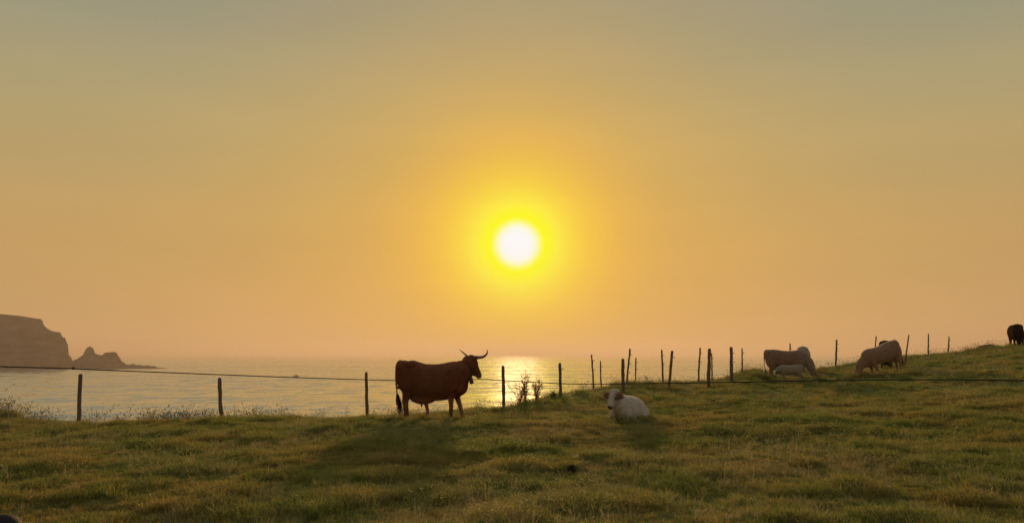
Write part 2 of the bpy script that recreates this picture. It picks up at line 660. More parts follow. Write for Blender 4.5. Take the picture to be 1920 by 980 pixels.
def tuft(name, n, h, spread, w, bend, mat, seed, heads=False):
    r = np.random.default_rng(seed)
    V, Fc = [], []
    for i in range(n):
        a = r.random() * 6.283
        rr = spread * math.sqrt(r.random())
        x0, y0 = rr * math.cos(a), rr * math.sin(a)
        hh = h * (.45 + .75 * r.random())
        lean = bend * (r.random() ** 1.3) * hh * 1.3
        la = a + r.normal() * .9
        lx, ly = math.cos(la) * lean, math.sin(la) * lean
        fa = r.random() * 3.1416
        ww = w * (.6 + .8 * r.random())
        wx, wy = math.cos(fa) * ww, math.sin(fa) * ww
        k0 = len(V)
        for s, wf in ((-.05, 1.0), (.38, .9), (.74, .6)):
            cx, cy_, cz = x0 + lx * s * s, y0 + ly * s * s, hh * s * (1 - .12 * bend * s)
            V += [(cx - wx * wf, cy_ - wy * wf, cz), (cx + wx * wf, cy_ + wy * wf, cz)]
        V.append((x0 + lx, y0 + ly, hh * (1 - .28 * bend)))
        Fc += [(k0, k0 + 1, k0 + 3, k0 + 2), (k0 + 2, k0 + 3, k0 + 5, k0 + 4), (k0 + 4, k0 + 5, k0 + 6)]
        if heads:
            tip = Vector(V[-1])
            base_ = Vector(((V[k0 + 4][0] + V[k0 + 5][0]) / 2, (V[k0 + 4][1] + V[k0 + 5][1]) / 2, V[k0 + 4][2]))
            dr = (tip - base_).normalized()
            for q in range(6):
                c = base_.lerp(tip, .45 + .11 * q)
                o_ = Vector((r.normal(), r.normal(), r.normal())).normalized() * .007
                k1 = len(V)
                V += [tuple(c - o_), tuple(c + o_), tuple(c + dr * .03 + o_ * 1.5)]
                Fc.append((k1, k1 + 1, k1 + 2))
    me = bpy.data.meshes.new(name)
    me.from_pydata([tuple(v_) for v_ in V], [], Fc)
    me.materials.append(mat)
    o = bpy.data.objects.new(name, me)
    tuft_coll.objects.link(o)
    return o


names = []
for i in range(6):
    tuft('a%02d_blades' % i, 42, .085, .085, .0028, .9, M['grass'], 10 + i)
for i in range(3):
    tuft('b%02d_lush' % i, 55, .15, .10, .0032, 1.0, M['grass'], 30 + i)
for i in range(3):
    tuft('c%02d_dry' % i, 26, .15, .08, .0020, .9, M['dry'], 50 + i)
for i in range(4):
    tuft('d%02d_stalk' % i, 4, .34, .05, .0021, .55, M['dry'], 70 + i, heads=True)
for i in range(3):
    tuft('e%02d_tall' % i, 7, .40, .10, .0022, .5, M['seed'], 90 + i, heads=True)

pts, kind_i, scl = [], [], []


def scatter(nn, y0, y1, t0, t1, fn, ypow=1.0):
    y = y0 + (y1 - y0) * rng.random(nn) ** ypow
    tt = t0 + (t1 - t0) * rng.random(nn)
    # keep ground density even within the band
    keep = rng.random(nn) < y / y1
    y, tt = y[keep], tt[keep]
    x = tt * y
    k, s, ok = fn(x, y)
    z = ground_h(x, y)
    pts.append(np.stack([x, y, z - .005], -1)[ok])
    kind_i.append(k[ok])
    scl.append(s[ok])


def lush_mask(x, y):
    return fbm(x * .42 + 31, y * .36 + 7, 3)


def sward(far):
    def fn(x, y):
        m_ = lush_mask(x, y)
        c = fbm(x * 1.6 - 3, y * 1.6 + 2, 3)
        r = rng.random(len(x))
        k = rng.integers(0, 6, len(x))
        lush = (c > .12) & (r < .75)
        k = np.where(lush, rng.integers(6, 9, len(x)), k)
        dry = (m_ > .06) & (rng.random(len(x)) < .34)
        k = np.where(dry, rng.integers(9, 12, len(x)), k)
        s = (.62 + .55 * rng.random(len(x))) * (1 + .65 * np.clip(c, -.25, .6)) * far
        return k, s, np.ones(len(x), bool)
    return fn


scatter(26000, 3.6, 11, -.92, .92, sward(.82))
scatter(36000, 11, 21, -.92, .92, sward(.92))
scatter(34000, 21, 44, -.85, .95, sward(1.15))


def stalks(p_dry, k0, k1, s0, s1):
    def fn(x, y):
        m_ = fbm(x * .5 + 11, y * .5 - 7, 3)
        return rng.integers(k0, k1, len(x)), s0 + (s1 - s0) * rng.random(len(x)), rng.random(len(x)) < np.clip(p_dry * (.5 + 2.2 * m_), 0.02, 1)
    return fn


scatter(4200, 4, 11, -.9, .9, stalks(.6, 12, 16, .35, .8))
scatter(9500, 11, 21, -.9, .9, stalks(.6, 12, 16, .35, .75))
scatter(5000, 22, 44, -.3, .95, stalks(.6, 12, 16, .4, .9))


def crest(x, y):
    """tall seeding grass on the brow of the field, thicker on the left and on the right-hand hill"""
    tt = x / y
    px = 960 + tt * F
    dens = np.interp(px, [-200, 0, 60, 110, 140, 200, 270, 330, 440, 560, 640, 720, 800, 880, 960, 1040, 1160, 1250, 1400, 1500, 1600, 1750, 1850, 1980],
                     [.7, .8, .4, .6, .12, .3, .35, .95, .95, .8, .45, .5, .45, .25, .35, .3, .4, .75, .6, .4, .6, .7, .8, .8])
    clump = np.clip(.55 + 1.4 * fbm(x * 1.1, y * .5, 3), .05, 1.4)
    ok = rng.random(len(x)) < dens * clump * .62
    k = np.where(rng.random(len(x)) < .2, rng.integers(12, 16, len(x)), rng.integers(16, 19, len(x)))
    s = (.45 + .85 * rng.random(len(x)) ** 1.5) * np.interp(px, [0, 350, 600, 800, 1000, 2000], [.95, 1.0, .85, .7, .8, .95])
    return k, s, ok


def band(nn, off0, off1, t0, t1):
    tt = t0 + (t1 - t0) * rng.random(nn)
    yr = np.interp(tt, _rt, RIDGE[:, 2])
    y = yr + off0 + (off1 - off0) * rng.random(nn)
    x = tt * y
    k, s, ok = crest(x, y)
    pts.append(np.stack([x, y, ground_h(x, y) - .01], -1)[ok])
    kind_i.append(k[ok])
    scl.append(s[ok])


band(5200, -.9, 1.3, -.85, .10)
band(4600, -1.5, 1.6, .10, .92)



def skirt(px, Y, rx, ry, nn, s):
    """longer ungrazed grass round a resting animal or hooves"""
    c = at(px, 664, Y)
    a = rng.random(nn) * 6.283
    r_ = .75 + .45 * rng.random(nn)
    x, y = c.x + rx * r_ * np.cos(a), Y + ry * r_ * np.sin(a)
    pts.append(np.stack([x, y, ground_h(x, y) - .01], -1))
    kind_i.append(rng.integers(0, 12, nn))
    scl.append(s * (.6 + .7 * rng.random(nn)))


skirt(1183, 16.4, .60, .75, 420, 1.25)
skirt(1482, 28.3, .6, .35, 160, 1.5)
skirt(1475, 29.6, 1.2, .5, 260, 1.8)
skirt(1655, 29.7, 1.1, .6, 300, 1.8)
skirt(800, 17.1, 1.1, .4, 200, 1.0)
P_ = np.concatenate(pts)
K_ = np.concatenate(kind_i).astype(np.int32)
S_ = np.concatenate(scl).astype(np.float32)


def scatter_object(name, sel, label):
    P, K, S = P_[sel], K_[sel], S_[sel]
    me = bpy.data.meshes.new(name)
    me.vertices.add(len(P))
    me.vertices.foreach_set('co', P.astype(np.float32).ravel())
    a = me.attributes.new('pick', 'INT', 'POINT')
    a.data.foreach_set('value', K)
    a = me.attributes.new('size', 'FLOAT', 'POINT')
    a.data.foreach_set('value', S)
    rot = np.stack([rng.normal(0, .12, len(P)), rng.normal(0, .12, len(P)), rng.random(len(P)) * 6.283], -1).astype(np.float32)
    a = me.attributes.new('rot', 'FLOAT_VECTOR', 'POINT')
    a.data.foreach_set('vector', rot.ravel())
    me.materials.append(M['grass'])
    o = link(bpy.data.objects.new(name, me))
    ng = bpy.data.node_groups.new(name + '_scatter', 'GeometryNodeTree')
    ng.interface.new_socket('Geometry', in_out='INPUT', socket_type='NodeSocketGeometry')
    ng.interface.new_socket('Geometry', in_out='OUTPUT', socket_type='NodeSocketGeometry')
    gi, go = N(ng, 'NodeGroupInput'), N(ng, 'NodeGroupOutput')
    ci = N(ng, 'GeometryNodeCollectionInfo')
    ci.inputs['Collection'].default_value = tuft_coll
    ci.inputs['Separate Children'].default_value = True
    ci.inputs['Reset Children'].default_value = True
    ip = N(ng, 'GeometryNodeInstanceOnPoints')
    ip.inputs['Pick Instance'].default_value = True

    def attr(nm, ty):
        q = N(ng, 'GeometryNodeInputNamedAttribute', data_type=ty)
        q.inputs['Name'].default_value = nm
        return next(s_ for s_ in q.outputs if s_.enabled and s_.name == 'Attribute')
    er = N(ng, 'FunctionNodeEulerToRotation')
    L = ng.links.new
    L(gi.outputs[0], ip.inputs['Points'])
    L(ci.outputs[0], ip.inputs['Instance'])
    L(attr('pick', 'INT'), ip.inputs['Instance Index'])
    L(attr('rot', 'FLOAT_VECTOR'), er.inputs[0])
    L(er.outputs[0], ip.inputs['Rotation'])
    L(attr('size', 'FLOAT'), ip.inputs['Scale'])
    L(ip.outputs[0], go.inputs[0])
    mod = o.modifiers.new('scatter', 'NODES')
    mod.node_group = ng
    return tag(o, label, 'grass', kind='stuff')


scatter_object('grass', K_ < 9, 'short green and tawny pasture grass covering the sloping field')
scatter_object('dry_grass', (K_ >= 9) & (K_ < 12), 'straw coloured dry grass mixed through the pasture')
scatter_object('seeding_grass', K_ >= 12, 'thin tall seeding grass stalks on the field and along its crest')

# ---------------------------------------------------------------- fence posts


def fence_post(px_top, py_top, px_base, Y, dia, label, group, insul=0, bend=0.0, py_base=None, flat=False):
    top = at(px_top + .8, py_top, Y)
    bp = at(px_base + .8, 700, Y)
    base = Vector((bp.x, Y, gz(bp.x, Y)))
    if py_base is not None:
        base.z = min(at(px_base, py_base, Y).z, base.z + .12)
    root = bpy.data.objects.new('fence_post', None)
    root.location = base
    root.empty_display_size = .2
    link(root)
    tag(root, label, 'fence post', group)
    rel = top - base
    r = np.random.default_rng(int(px_top))
    bm = bmesh.new()
    nseg = 9
    P, W = [], []
    for i in range(nseg + 1):
        s = i / nseg
        o_ = Vector((bend * math.sin(math.pi * s) + r.normal() * .004, r.normal() * .004, 0))
        P.append(rel * s + o_ + (Vector((0, 0, -.25)) if i == 0 else Vector()))
        W.append(dia / 2 * (1.06 - .12 * s) * (1 + r.normal() * .035))
    P[-1] = rel.copy()
    P.append(rel + Vector((0, 0, .008)))
    W.append(W[-1] * .8)
    loft(bm, P, W, [w * (1 + r.normal() * .03) for w in W], n=10 if not flat else 8)
    for v_ in bm.verts:
        v_.co.x += r.normal() * .0022
        v_.co.y += r.normal() * .0022
    mesh_obj('stake', bm, M['wood'], root, smooth=True)
    for k in range(insul):
        s = 1 - (.17 + .27 * k)
        c = rel * s
        bm = bmesh.new()
        loft(bm, [c + Vector((dia * .42, -.01, 0)), c + Vector((dia * .5 + .03, -.01, 0))], [.008, .008], [.008, .008],
             side=Vector((0, 0, 1)), n=8)
        mt = Matrix.Translation(c + Vector((dia * .5 + .042, -.01, 0))) @ Matrix.Rotation(R(90), 4, 'Y')
        rg = []
        for a in range(12):
            q = 2 * math.pi * a / 12
            ring = []
            for b_ in range(5):
                w = 2 * math.pi * b_ / 5
                rr = .018 + .006 * math.cos(w)
                ring.append(bm.verts.new(c + Vector((dia * .5 + .042 + rr * math.cos(q), -.01 + .006 * math.sin(w), rr * math.sin(q)))))
            rg.append(ring)
        for a in range(12):
            for b_ in range(5):
                bm.faces.new((rg[a][b_], rg[a][(b_ + 1) % 5], rg[(a + 1) % 12][(b_ + 1) % 5], rg[(a + 1) % 12][b_]))
        mesh_obj('insulator', bm, M['insulator'], root)
    return root


GA = 'thick wooden posts of the near fence along the field edge'
GB = 'thin stakes of the fence behind the crest'
for a in [
    (150.5, 702, 154, 18.2, .095, 'slightly crooked dark post nearest the headland, leftmost of all', GA, 0, -.012, 792),
    (411, 709, 420, 20.2, .10, 'bent dark post leaning left amid tall seeding grass', GA, 0, -.02, 784),
    (686, 698, 689.5, 20.4, .085, 'straight dark post just left of the horned cow', GA, 0, 0, 778),
    (942, 686, 944, 21.2, .095, 'tall post between horned cow and sun glitter on the sea', GA, 0, .004, 762),
    (1049, 681, 1050, 22.8, .092, 'post on the little mound right of the scrubby plants', GA, 1, 0, 736),
    (1167, 673, 1167, 24.6, .108, 'thick upright post directly behind the white lying calf', GA, 0, 0, 738),
    (1259.5, 658, 1253, 26.0, .095, 'thick post leaning right, second beyond the white lying calf', GA, 1, 0, 722),
    (1329.5, 654, 1327, 26.6, .12, 'thickest post with a thin stake close to its right side', GA, 0, 0, 718),
    (1370, 651, 1370.5, 27.6, .12, 'thick upright post beside the brown knoll, last of the thick ones', GA, 2, 0, 712),
    (1108.5, 665, 1112, 27.0, .062, 'thin stake leaning slightly left at the dip in the field crest', GB, 2, 0, 728),
    (1125, 677, 1126, 29.5, .055, 'short thin stake right beside the taller one at the crest dip', GB, 1, 0, 728),
    (1180.5, 654, 1174, 27.5, .068, 'tall thin stake leaning right just behind the thick upright post', GB, 3, 0, 716),
    (1191.5, 671, 1190, 30.5, .055, 'short thin stake right of the strongly leaning stake', GB, 2, 0, 718),
    (1240, 656, 1242, 28.5, .070, 'thin upright stake left of the thick leaning post', GB, 2, 0, 716),
    (1312, 652, 1308, 29.5, .066, 'thin leaning stake left of the thickest post', GB, 2, 0, 712),
    (1333.5, 662, 1334, 33.0, .060, 'thin stake half hidden by the thickest post', GB, 2, 0, None),
    (1390.5, 653, 1391, 31.5, .060, 'thin upright stake with insulators at the foot of the knoll', GB, 3, 0, None),
    (1480.5, 644, 1482, 36.0, .070, 'stake rising behind the back of the brown grazing cow', GB, 1, 0, None),
    (1568, 637, 1567, 36.6, .085, 'lone upright stake midway between the two grazing groups', GB, 3, 0, 684),
    (1642, 630, 1640, 38.5, .060, 'thin stake above the shoulders of the right grazing cow', GB, 1, 0, None),
    (1703, 628, 1697, 35.0, .062, 'thin leaning stake by the rump of the right grazing cow', GB, 0, 0, None),
    (1740, 626, 1742, 42.0, .075, 'stake on the grassy hill crest right of the grazing cows', GB, 0, 0, None),
    (1778.5, 631, 1779, 44.0, .075, 'rightmost stake on the hill crest with a row of insulators', GB, 2, 0, None),
]:
    fence_post(*a)

# ---------------------------------------------------------------- electric fence rope close to the camera
wp = [(-700, 658, 12), (-300, 673, 12.5), (0, 686.5, 13.5), (60, 688.5, 13.8), (137, 690.5, 14.2), (142, 691, 14.2), (260, 696, 15), (415, 702, 16), (560, 707.5, 17), (690, 711.5, 18.4),
      (760, 713, 18.7), (830, 713.5, 18.8), (905, 710.5, 18.8), (945, 713, 18.8), (1000, 716, 18.6), (1050, 718.5, 18.3), (1110, 719.5, 18), (1250, 718, 17),
      (1400, 715.5, 16), (1500, 713.5, 15.2), (1600, 712, 14.5), (1750, 711.5, 13.8), (1870, 712, 13.2), (1920, 713, 13), (2300, 716, 12.5), (2700, 718, 12)]
sp = spline([tuple(at(*w)) for w in wp], 6)
bm = bmesh.new()
rr_ = [.0105] * len(sp)
loft(bm, sp, rr_, rr_, side=Vector((0, 0, 1)), n=8)
rope = mesh_obj('fence_rope', bm, M['rope'])
tag(rope, 'thin dark electric fence rope strung right across the view', 'fence wire')
kn = at(138, 690.6, 14.2)
bm = bmesh.new()
for k in range(3):
    ball(bm, kn + Vector((.016 * (k - 1), 0, .010 * (k % 2))), (.016, .02, .021), 10)
loft(bm, [kn + Vector((-.008, 0, .012)), kn + Vector((-.024, 0, .040))], [.006, .003], [.006, .003], n=6)
mesh_obj('knot', bm, M['rope'], rope)

# ---------------------------------------------------------------- cattle


def paint(me, base, spots):
    n_ = len(me.vertices)
    co = np.empty(n_ * 3, np.float32)
    me.vertices.foreach_get('co', co)
    co = co.reshape(-1, 3)
    col = np.tile(np.array((*base, 1), np.float32), (n_, 1))
    for s in spots:
        c, rad_, colr = s[:3]
        soft = s[3] if len(s) > 3 else .3
        d = np.sqrt((((co - np.array(c)) / np.array(rad_)) ** 2).sum(1))
        w = np.clip((1 + soft - d) / (2 * soft), 0, 1)[:, None]
        col[:, :3] = col[:, :3] * (1 - w) + np.array(colr) * w
    a = me.color_attributes.new('coat', 'FLOAT_COLOR', 'POINT')
    a.data.foreach_set('color', col.ravel())


def fused(bm, voxel, smooth_it, name, mat, parent, base, spots):
    """all volumes fused into one continuous skin"""
    me = bpy.data.meshes.new(name + '_src')
    bmesh.ops.recalc_face_normals(bm, faces=bm.faces)
    bm.to_mesh(me)
    bm.free()
    o = bpy.data.objects.new(name + '_src', me)
    coll.objects.link(o)
    md = o.modifiers.new('r', 'REMESH')
    md.mode = 'VOXEL'
    md.voxel_size = voxel
    md2 = o.modifiers.new('s', 'SMOOTH')
    md2.factor = .5
    md2.iterations = smooth_it
    dg = bpy.context.evaluated_depsgraph_get()
    out = bpy.data.meshes.new_from_object(o.evaluated_get(dg))
    bpy.data.objects.remove(o)
    out.name = name
    out.materials.clear()
    out.materials.append(mat)
    out.polygons.foreach_set('use_smooth', [True] * len(out.polygons))
    paint(out, base, spots)
    return link(bpy.data.objects.new(name, out), parent)


def head_matrix(poll, yaw, pitch, roll=0):
    return Matrix.Translation(Vector(poll)) @ Matrix.Rotation(R(yaw), 4, 'Z') @ Matrix.Rotation(R(pitch), 4, 'Y') @ Matrix.Rotation(R(roll), 4, 'X')


HEAD = [(-.06, -.10, .055, .055), (-.02, -.10, .105, .088), (.05, -.125, .135, .108), (.13, -.135, .145, .115), (.21, -.135, .128, .096),
        (.30, -.125, .100, .070), (.38, -.118, .086, .062), (.45, -.118, .080, .068), (.50, -.122, .066, .062), (.53, -.125, .040, .040)]


def add_head(bm, H, k=1.0, ear_back=.25, ear_drop=.05, ear_len=.20, ear_w=.055, ear_x=0, dome=0, wide=1.0, long=1.0):
    pts_ = [H @ Vector((a * k * long, 0, b_ * k)) for a, b_, _, _ in HEAD]
    side = H.to_3x3() @ Vector((0, 1, 0))
    loft(bm, pts_, [d * k * wide for *_, d in HEAD], [c * k for _, _, c, _ in HEAD], side=side, n=20)
    for s in (-1, 1):
        e = []
        for q in (0, .25, .5, .75, 1.0):
            L = (.02 + ear_len * q) * k
            e.append(H @ Vector(((ear_x - ear_back * L / k * .9) * k, s * (.07 * k + L), (-.055 - ear_drop * q) * k)))
        loft(bm, e, [x * k for x in (.024, ear_w * .85, ear_w, ear_w * .8, .016)], [x * k for x in (.024, .020, .018, .017, .013)],
             side=H.to_3x3() @ Vector((.75, 0, -.65)), n=12)
        ball(bm, H @ Vector((.14 * k, s * .095 * k, -.075 * k)), .026 * k, 10)
    if dome:
        ball(bm, H @ Vector((-.02 * k, 0, -.075 * k)), (dome * .9 * k, .135 * k, .095 * k))


def leg(bm, joints):
    j = spline([(*p, a, c) for p, a, c in joints], 4)
    loft(bm, [tuple(q[:3]) for q in j], [q[4] for q in j], [q[3] for q in j], n=14)


def trunk(bm, rings, sub=4, power=.92):
    j = spline(rings, sub)
    loft(bm, [(q[0], q[4] if len(q) > 4 else 0, (q[1] + q[2]) / 2) for q in j], [q[3] for q in j], [(q[1] - q[2]) / 2 for q in j], n=28, power=power)


def hind(x, y, fx, k=1.0, lift=0):
    return [((x, y * .8, 1.08 * k), .19 * k, .10 * k), ((x + .03, y, .84 * k), .185 * k, .10 * k), ((x + .05 + fx * .3, y, .64 * k), .120 * k, .075 * k),
            ((x - .02 + fx * .55, y, .45 * k), .062 * k, .046 * k), ((x + .00 + fx * .8, y, .27 * k), .048 * k, .036 * k),
            ((x + .02 + fx, y, .10 * k + lift), .045 * k, .040 * k), ((x + .05 + fx, y, .0 + lift), .060 * k, .050 * k)]


def fore(x, y, fx, k=1.0, lift=0):
    return [((x + .08, y * .8, 1.02 * k), .16 * k, .08 * k), ((x + .04, y, .72 * k), .120 * k, .075 * k), ((x + fx * .35, y, .52 * k), .072 * k, .058 * k),
            ((x + fx * .6, y, .37 * k), .055 * k, .050 * k), ((x + fx * .8, y, .22 * k), .047 * k, .036 * k),
            ((x + fx, y, .09 * k + lift), .044 * k, .040 * k), ((x + .03 + fx, y, .0 + lift), .060 * k, .050 * k)]


def tail(bm, pts_, r0=.032, r1=.014):
    j = spline(pts_, 5)
    n_ = len(j)
    w = [r0 + (r1 - r0) * i / (n_ - 1) for i in range(n_)]
    loft(bm, j, w, w, n=10)


def tail_tuft(parent, p0, p1, mat, colr, seed, n_=60, spread=.045):
    r = np.random.default_rng(seed)
    bm = bmesh.new()
    p0, p1 = Vector(p0), Vector(p1)
    for i in range(n_):
        o1 = Vector((r.normal(), r.normal(), 0)) * spread * .35
        o2 = Vector((r.normal(), r.normal(), 0)) * spread * .9
        L = .7 + .35 * r.random()
        a = p0 + o1 * .4
        b_ = p0.lerp(p1, .5 * L) + o1 * 1.3 + o2 * .3
        c = p0.lerp(p1, L) + o2
        w = .005
        loft(bm, [a, b_, c], [w, w * 1.2, .001], [w, w, .001], n=4)
    o = mesh_obj('tail_tuft', bm, mat, parent)
    paint(o.data, colr, [])
    return o


def horn(parent, pts_, r0=.036, mat=None):
    j = spline(pts_, 6)
    n_ = len(j)
    w = [r0 * (1 - (i / (n_ - 1)) ** 1.4) + .004 for i in range(n_)]
    bm = bmesh.new()
    loft(bm, j, w, w, side=Vector((.2, .9, .3)), n=14)
    return mesh_obj('horn', bm, mat or M['horn'], parent)


def eyes(parent, H, k=1.0):
    for s in (-1, 1):
        bm = bmesh.new()
        ball(bm, H @ Vector((.142 * k, s * .108 * k, -.072 * k)), .021 * k, 12)
        mesh_obj('eye', bm, M['eye'], parent)


def animal(name, label, cat, px, Y, yaw, group=None, pitch=0, roll=0, dz=0):
    p = on_ground(px, Y)
    p.z = gz(p.x, p.y) + dz
    o = bpy.data.objects.new(name, None)
    o.empty_display_size = .3
    o.location = p
    o.rotation_euler = (R(roll), R(pitch), R(yaw))
    link(o)
    return tag(o, label, cat, group)


def fur(body, parent, colr, n_, length, seed, flow=(-1, 0, -.6)):
    """short fuzzy coat hairs that catch the low sun along the outline"""
    r = np.random.default_rng(seed)
    me0 = body.data
    nv = len(me0.vertices)
    co = np.empty(nv * 3, np.float32)
    no = np.empty(nv * 3, np.float32)
    me0.vertices.foreach_get('co', co)
    me0.vertex_normals.foreach_get('vector', no)
    co, no = co.reshape(-1, 3), no.reshape(-1, 3)
    pick = r.integers(0, nv, n_)
    p = co[pick] + r.normal(0, .004, (n_, 3))
    nn = no[pick]
    d = nn * .75 + np.array(flow) * .45 + r.normal(0, .28, (n_, 3))
    d /= np.linalg.norm(d, axis=1, keepdims=True)
    w = np.cross(d, r.normal(0, 1, (n_, 3)))
    w /= np.linalg.norm(w, axis=1, keepdims=True)
    L = (length * (.5 + r.random(n_)))[:, None]
    v_ = np.stack([p - w * .0016, p + w * .0016, p + d * L], 1).reshape(-1, 3)
    me_ = np_mesh('fur', v_, np.arange(n_ * 3), 3, M['fur'])
    cc = np.empty(nv * 4, np.float32)
    me0.color_attributes['coat'].data.foreach_get('color', cc)
    cc = np.repeat(np.clip(cc.reshape(-1, 4)[pick] * colr, 0, .85), 3, axis=0)
    cc[:, 3] = 1
    a_ = me_.color_attributes.new('coat', 'FLOAT_COLOR', 'POINT')
    a_.data.foreach_set('color', cc.ravel().astype(np.float32))
    o = link(bpy.data.objects.new('fur', me_), parent)
    o['kind'] = 'stuff'
    return o


# --- horned cow in profile with a bell
def horned_cow():
    root = animal('cow', 'dark brown horned cow in profile wearing a collar bell, standing before the sea', 'cow', 743.5, 17.3, 0)
    root.location.z = at(743.5, 788, 17.3).z
    bm = bmesh.new()
    trunk(bm, [(.012, 1.17, .93, .07), (.05, 1.30, .80, .15), (.12, 1.375, .74, .22), (.22, 1.36, .68, .25), (.36, 1.365, .60, .27), (.50, 1.32, .52, .31),
               (.70, 1.285, .45, .34), (.96, 1.283, .45, .35), (1.18, 1.31, .48, .32), (1.36, 1.345, .51, .27), (1.48, 1.33, .55, .22), (1.58, 1.22, .66, .14)])
    for s in (-1, 1):
        ball(bm, (.37, s * .215, 1.28), (.10, .07, .09))
        ball(bm, (.16, s * .12, 1.22), (.12, .10, .13))
    for s in (-1, 1):
        ball(bm, (1.33, s * .235, .93), (.15, .09, .30))
        ball(bm, (1.46, s * .15, .72), (.12, .09, .13))
        ball(bm, (.30, s * .22, .88), (.20, .09, .22))
    ball(bm, (.64, 0, .55), (.33, .21, .18))       # udder
    for s in (-1, 1):
        for q in (.6, .72):
            ball(bm, (q, s * .06, .35), (.018, .018, .05), 10)
    leg(bm, [((.23, -.13, 1.08), .19, .10), ((.26, -.16, .84), .185, .10), ((.29, -.16, .64), .125, .078), ((.245, -.16, .45), .078, .050),
             ((.265, -.16, .27), .062, .040), ((.28, -.16, .10), .058, .044), ((.30, -.16, .0), .070, .052)])
    leg(bm, [((.36, .14, 1.0), .19, .10), ((.50, .16, .80), .17, .10), ((.62, .16, .62), .12, .075), ((.66, .16, .44), .064, .048),
             ((.71, .16, .27), .040, .035), ((.73, .16, .10), .045, .040), ((.76, .16, .0), .060, .050)])
    leg(bm, fore(1.29, -.15, .0))
    leg(bm, fore(1.34, .14, .20, lift=.0))
    H = head_matrix((1.79, .04, 1.475), 42, 57, 0)
    e = H @ Vector((.05, 0, -.15))
    nk = spline([(1.32, 0, 1.00, .32, .20), (1.46, 0, 1.07, .30, .175), (1.56, .01, 1.15, .255, .15), (1.66, .02, 1.26, .205, .125), (e.x - .03, e.y, e.z + .02, .155, .105)], 4)
    loft(bm, [tuple(q[:3]) for q in nk], [q[4] for q in nk], [q[3] for q in nk], n=22)
    dw = spline([(1.46, 0, .60, .06, .05), (1.56, 0, .70, .09, .04), (1.61, 0, .86, .07, .03), (1.66, .01, 1.0, .05, .03)], 4)
    loft(bm, [tuple(q[:3]) for q in dw], [q[4] for q in dw], [q[3] for q in dw], n=12)
    add_head(bm, H, 1.0, .0, .08, .18)
    tail(bm, [(.10, 0, 1.36), (.02, 0, 1.28), (.0, 0, 1.1), (.005, -.01, .9), (.02, -.01, .72), (.035, -.01, .55)], .034, .016)
    base = (.165, .062, .040)
    mz = H @ Vector((.50, 0, -.12))
    mz2 = H @ Vector((.54, 0, -.11))
    spots = [(tuple(mz), (.085, .085, .085), (.20, .13, .09), .25), (tuple(mz2), (.035, .035, .035), (.012, .01, .01), .3),
             ((.95, 0, .40), (.7, .5, .14), (.34, .16, .09), .5),
             ((.16, 0, .95), (.38, .5, .42), (.15, .045, .024), .6), ((1.42, 0, .75), (.26, .5, .36), (.18, .055, .028), .6),
             ((.72, .18, .25), (.16, .12, .32), (.30, .16, .095), .3), ((1.52, .16, .25), (.20, .10, .32), (.30, .16, .095), .3),
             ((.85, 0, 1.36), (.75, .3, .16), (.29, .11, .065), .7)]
    spots += [((x, y, .0), (.2, .2, .055), (.015, .012, .01), .15) for x, y in ((.3, -.16), (.75, .16), (1.32, -.15), (1.6, .14))]
    body = fused(bm, .015, 5, 'body', M['coat_dark'], root, base, spots)
    fur(body, root, 1.15, 30000, .016, 4)
    tail_tuft(root, (.035, -.01, .60), (.13, -.01, .13), M['coat_dark'], (.03, .014, .009), 5, 90, .055)
    # horns rise from the poll, sweep out and up
    b_, Hm = [], H
    for s, tipk in ((-1, 1.0), (1, 1.0)):
        pts_ = [(0.03, s * .06, -.03), (.045, s * .16, .00), (.05, s * .27, .03), (.01, s * .38, .06), (-.06, s * .46, .07), (-.14, s * .51, .05)]
        horn(root, [tuple(Hm @ Vector(q)) for q in pts_], .037)
    eyes(root, H)
    # collar strap round the neck and a long bell hanging from it
    c0 = Vector((1.70, .02, 1.19))
    ax = Vector((.80, .25, .55)).normalized()
    S = Vector((0, 1, 0))
    S = (S - ax * S.dot(ax)).normalized()
    U = ax.cross(S)
    bm = bmesh.new()
    n_ = 36
    rg = []
    for k in range(n_):
        q = 2 * math.pi * k / n_
        dirv = S * math.cos(q) * .128 + U * math.sin(q) * .215
        o_ = dirv.normalized() * .006
        cc = c0 + dirv
        rg.append([bm.verts.new(cc + ax * .022 - o_), bm.verts.new(cc + ax * .022 + o_), bm.verts.new(cc - ax * .022 + o_), bm.verts.new(cc - ax * .022 - o_)])
    for k in range(n_):
        for j in range(4):
            bm.faces.new((rg[k][j], rg[k][(j + 1) % 4], rg[(k + 1) % n_][(j + 1) % 4], rg[(k + 1) % n_][j]))
    col_ = mesh_obj('collar', bm, M['leather'], root)
    top = Vector((1.73, -.06, 1.0))
    bm = bmesh.new()
    dn = Vector((.14, 0, -1)).normalized()
    loft(bm, [top, top + dn * .012, top + dn * .06, top + dn * .16, top + dn * .165, top + dn * .16, top + dn * .06],
         [.03, .044, .050, .060, .060, .054, .044], [.022, .034, .040, .050, .050, .044, .034], n=16)
    loft(bm, [top + dn * .13, top + dn * .185], [.006, .010], [.006, .010], n=8)
    mesh_obj('bell', bm, M['bell'], col_)
    bm = bmesh.new()
    loft(bm, [top + Vector((-.02, 0, -.01)), top + Vector((-.022, 0, .05)), top + Vector((0, 0, .065)), top + Vector((.022, 0, .05)), top + Vector((.02, 0, -.01))],
         [.008] * 5, [.005] * 5, n=6)
    mesh_obj('bell_loop', bm, M['leather'], col_)
    return root


horned_cow()


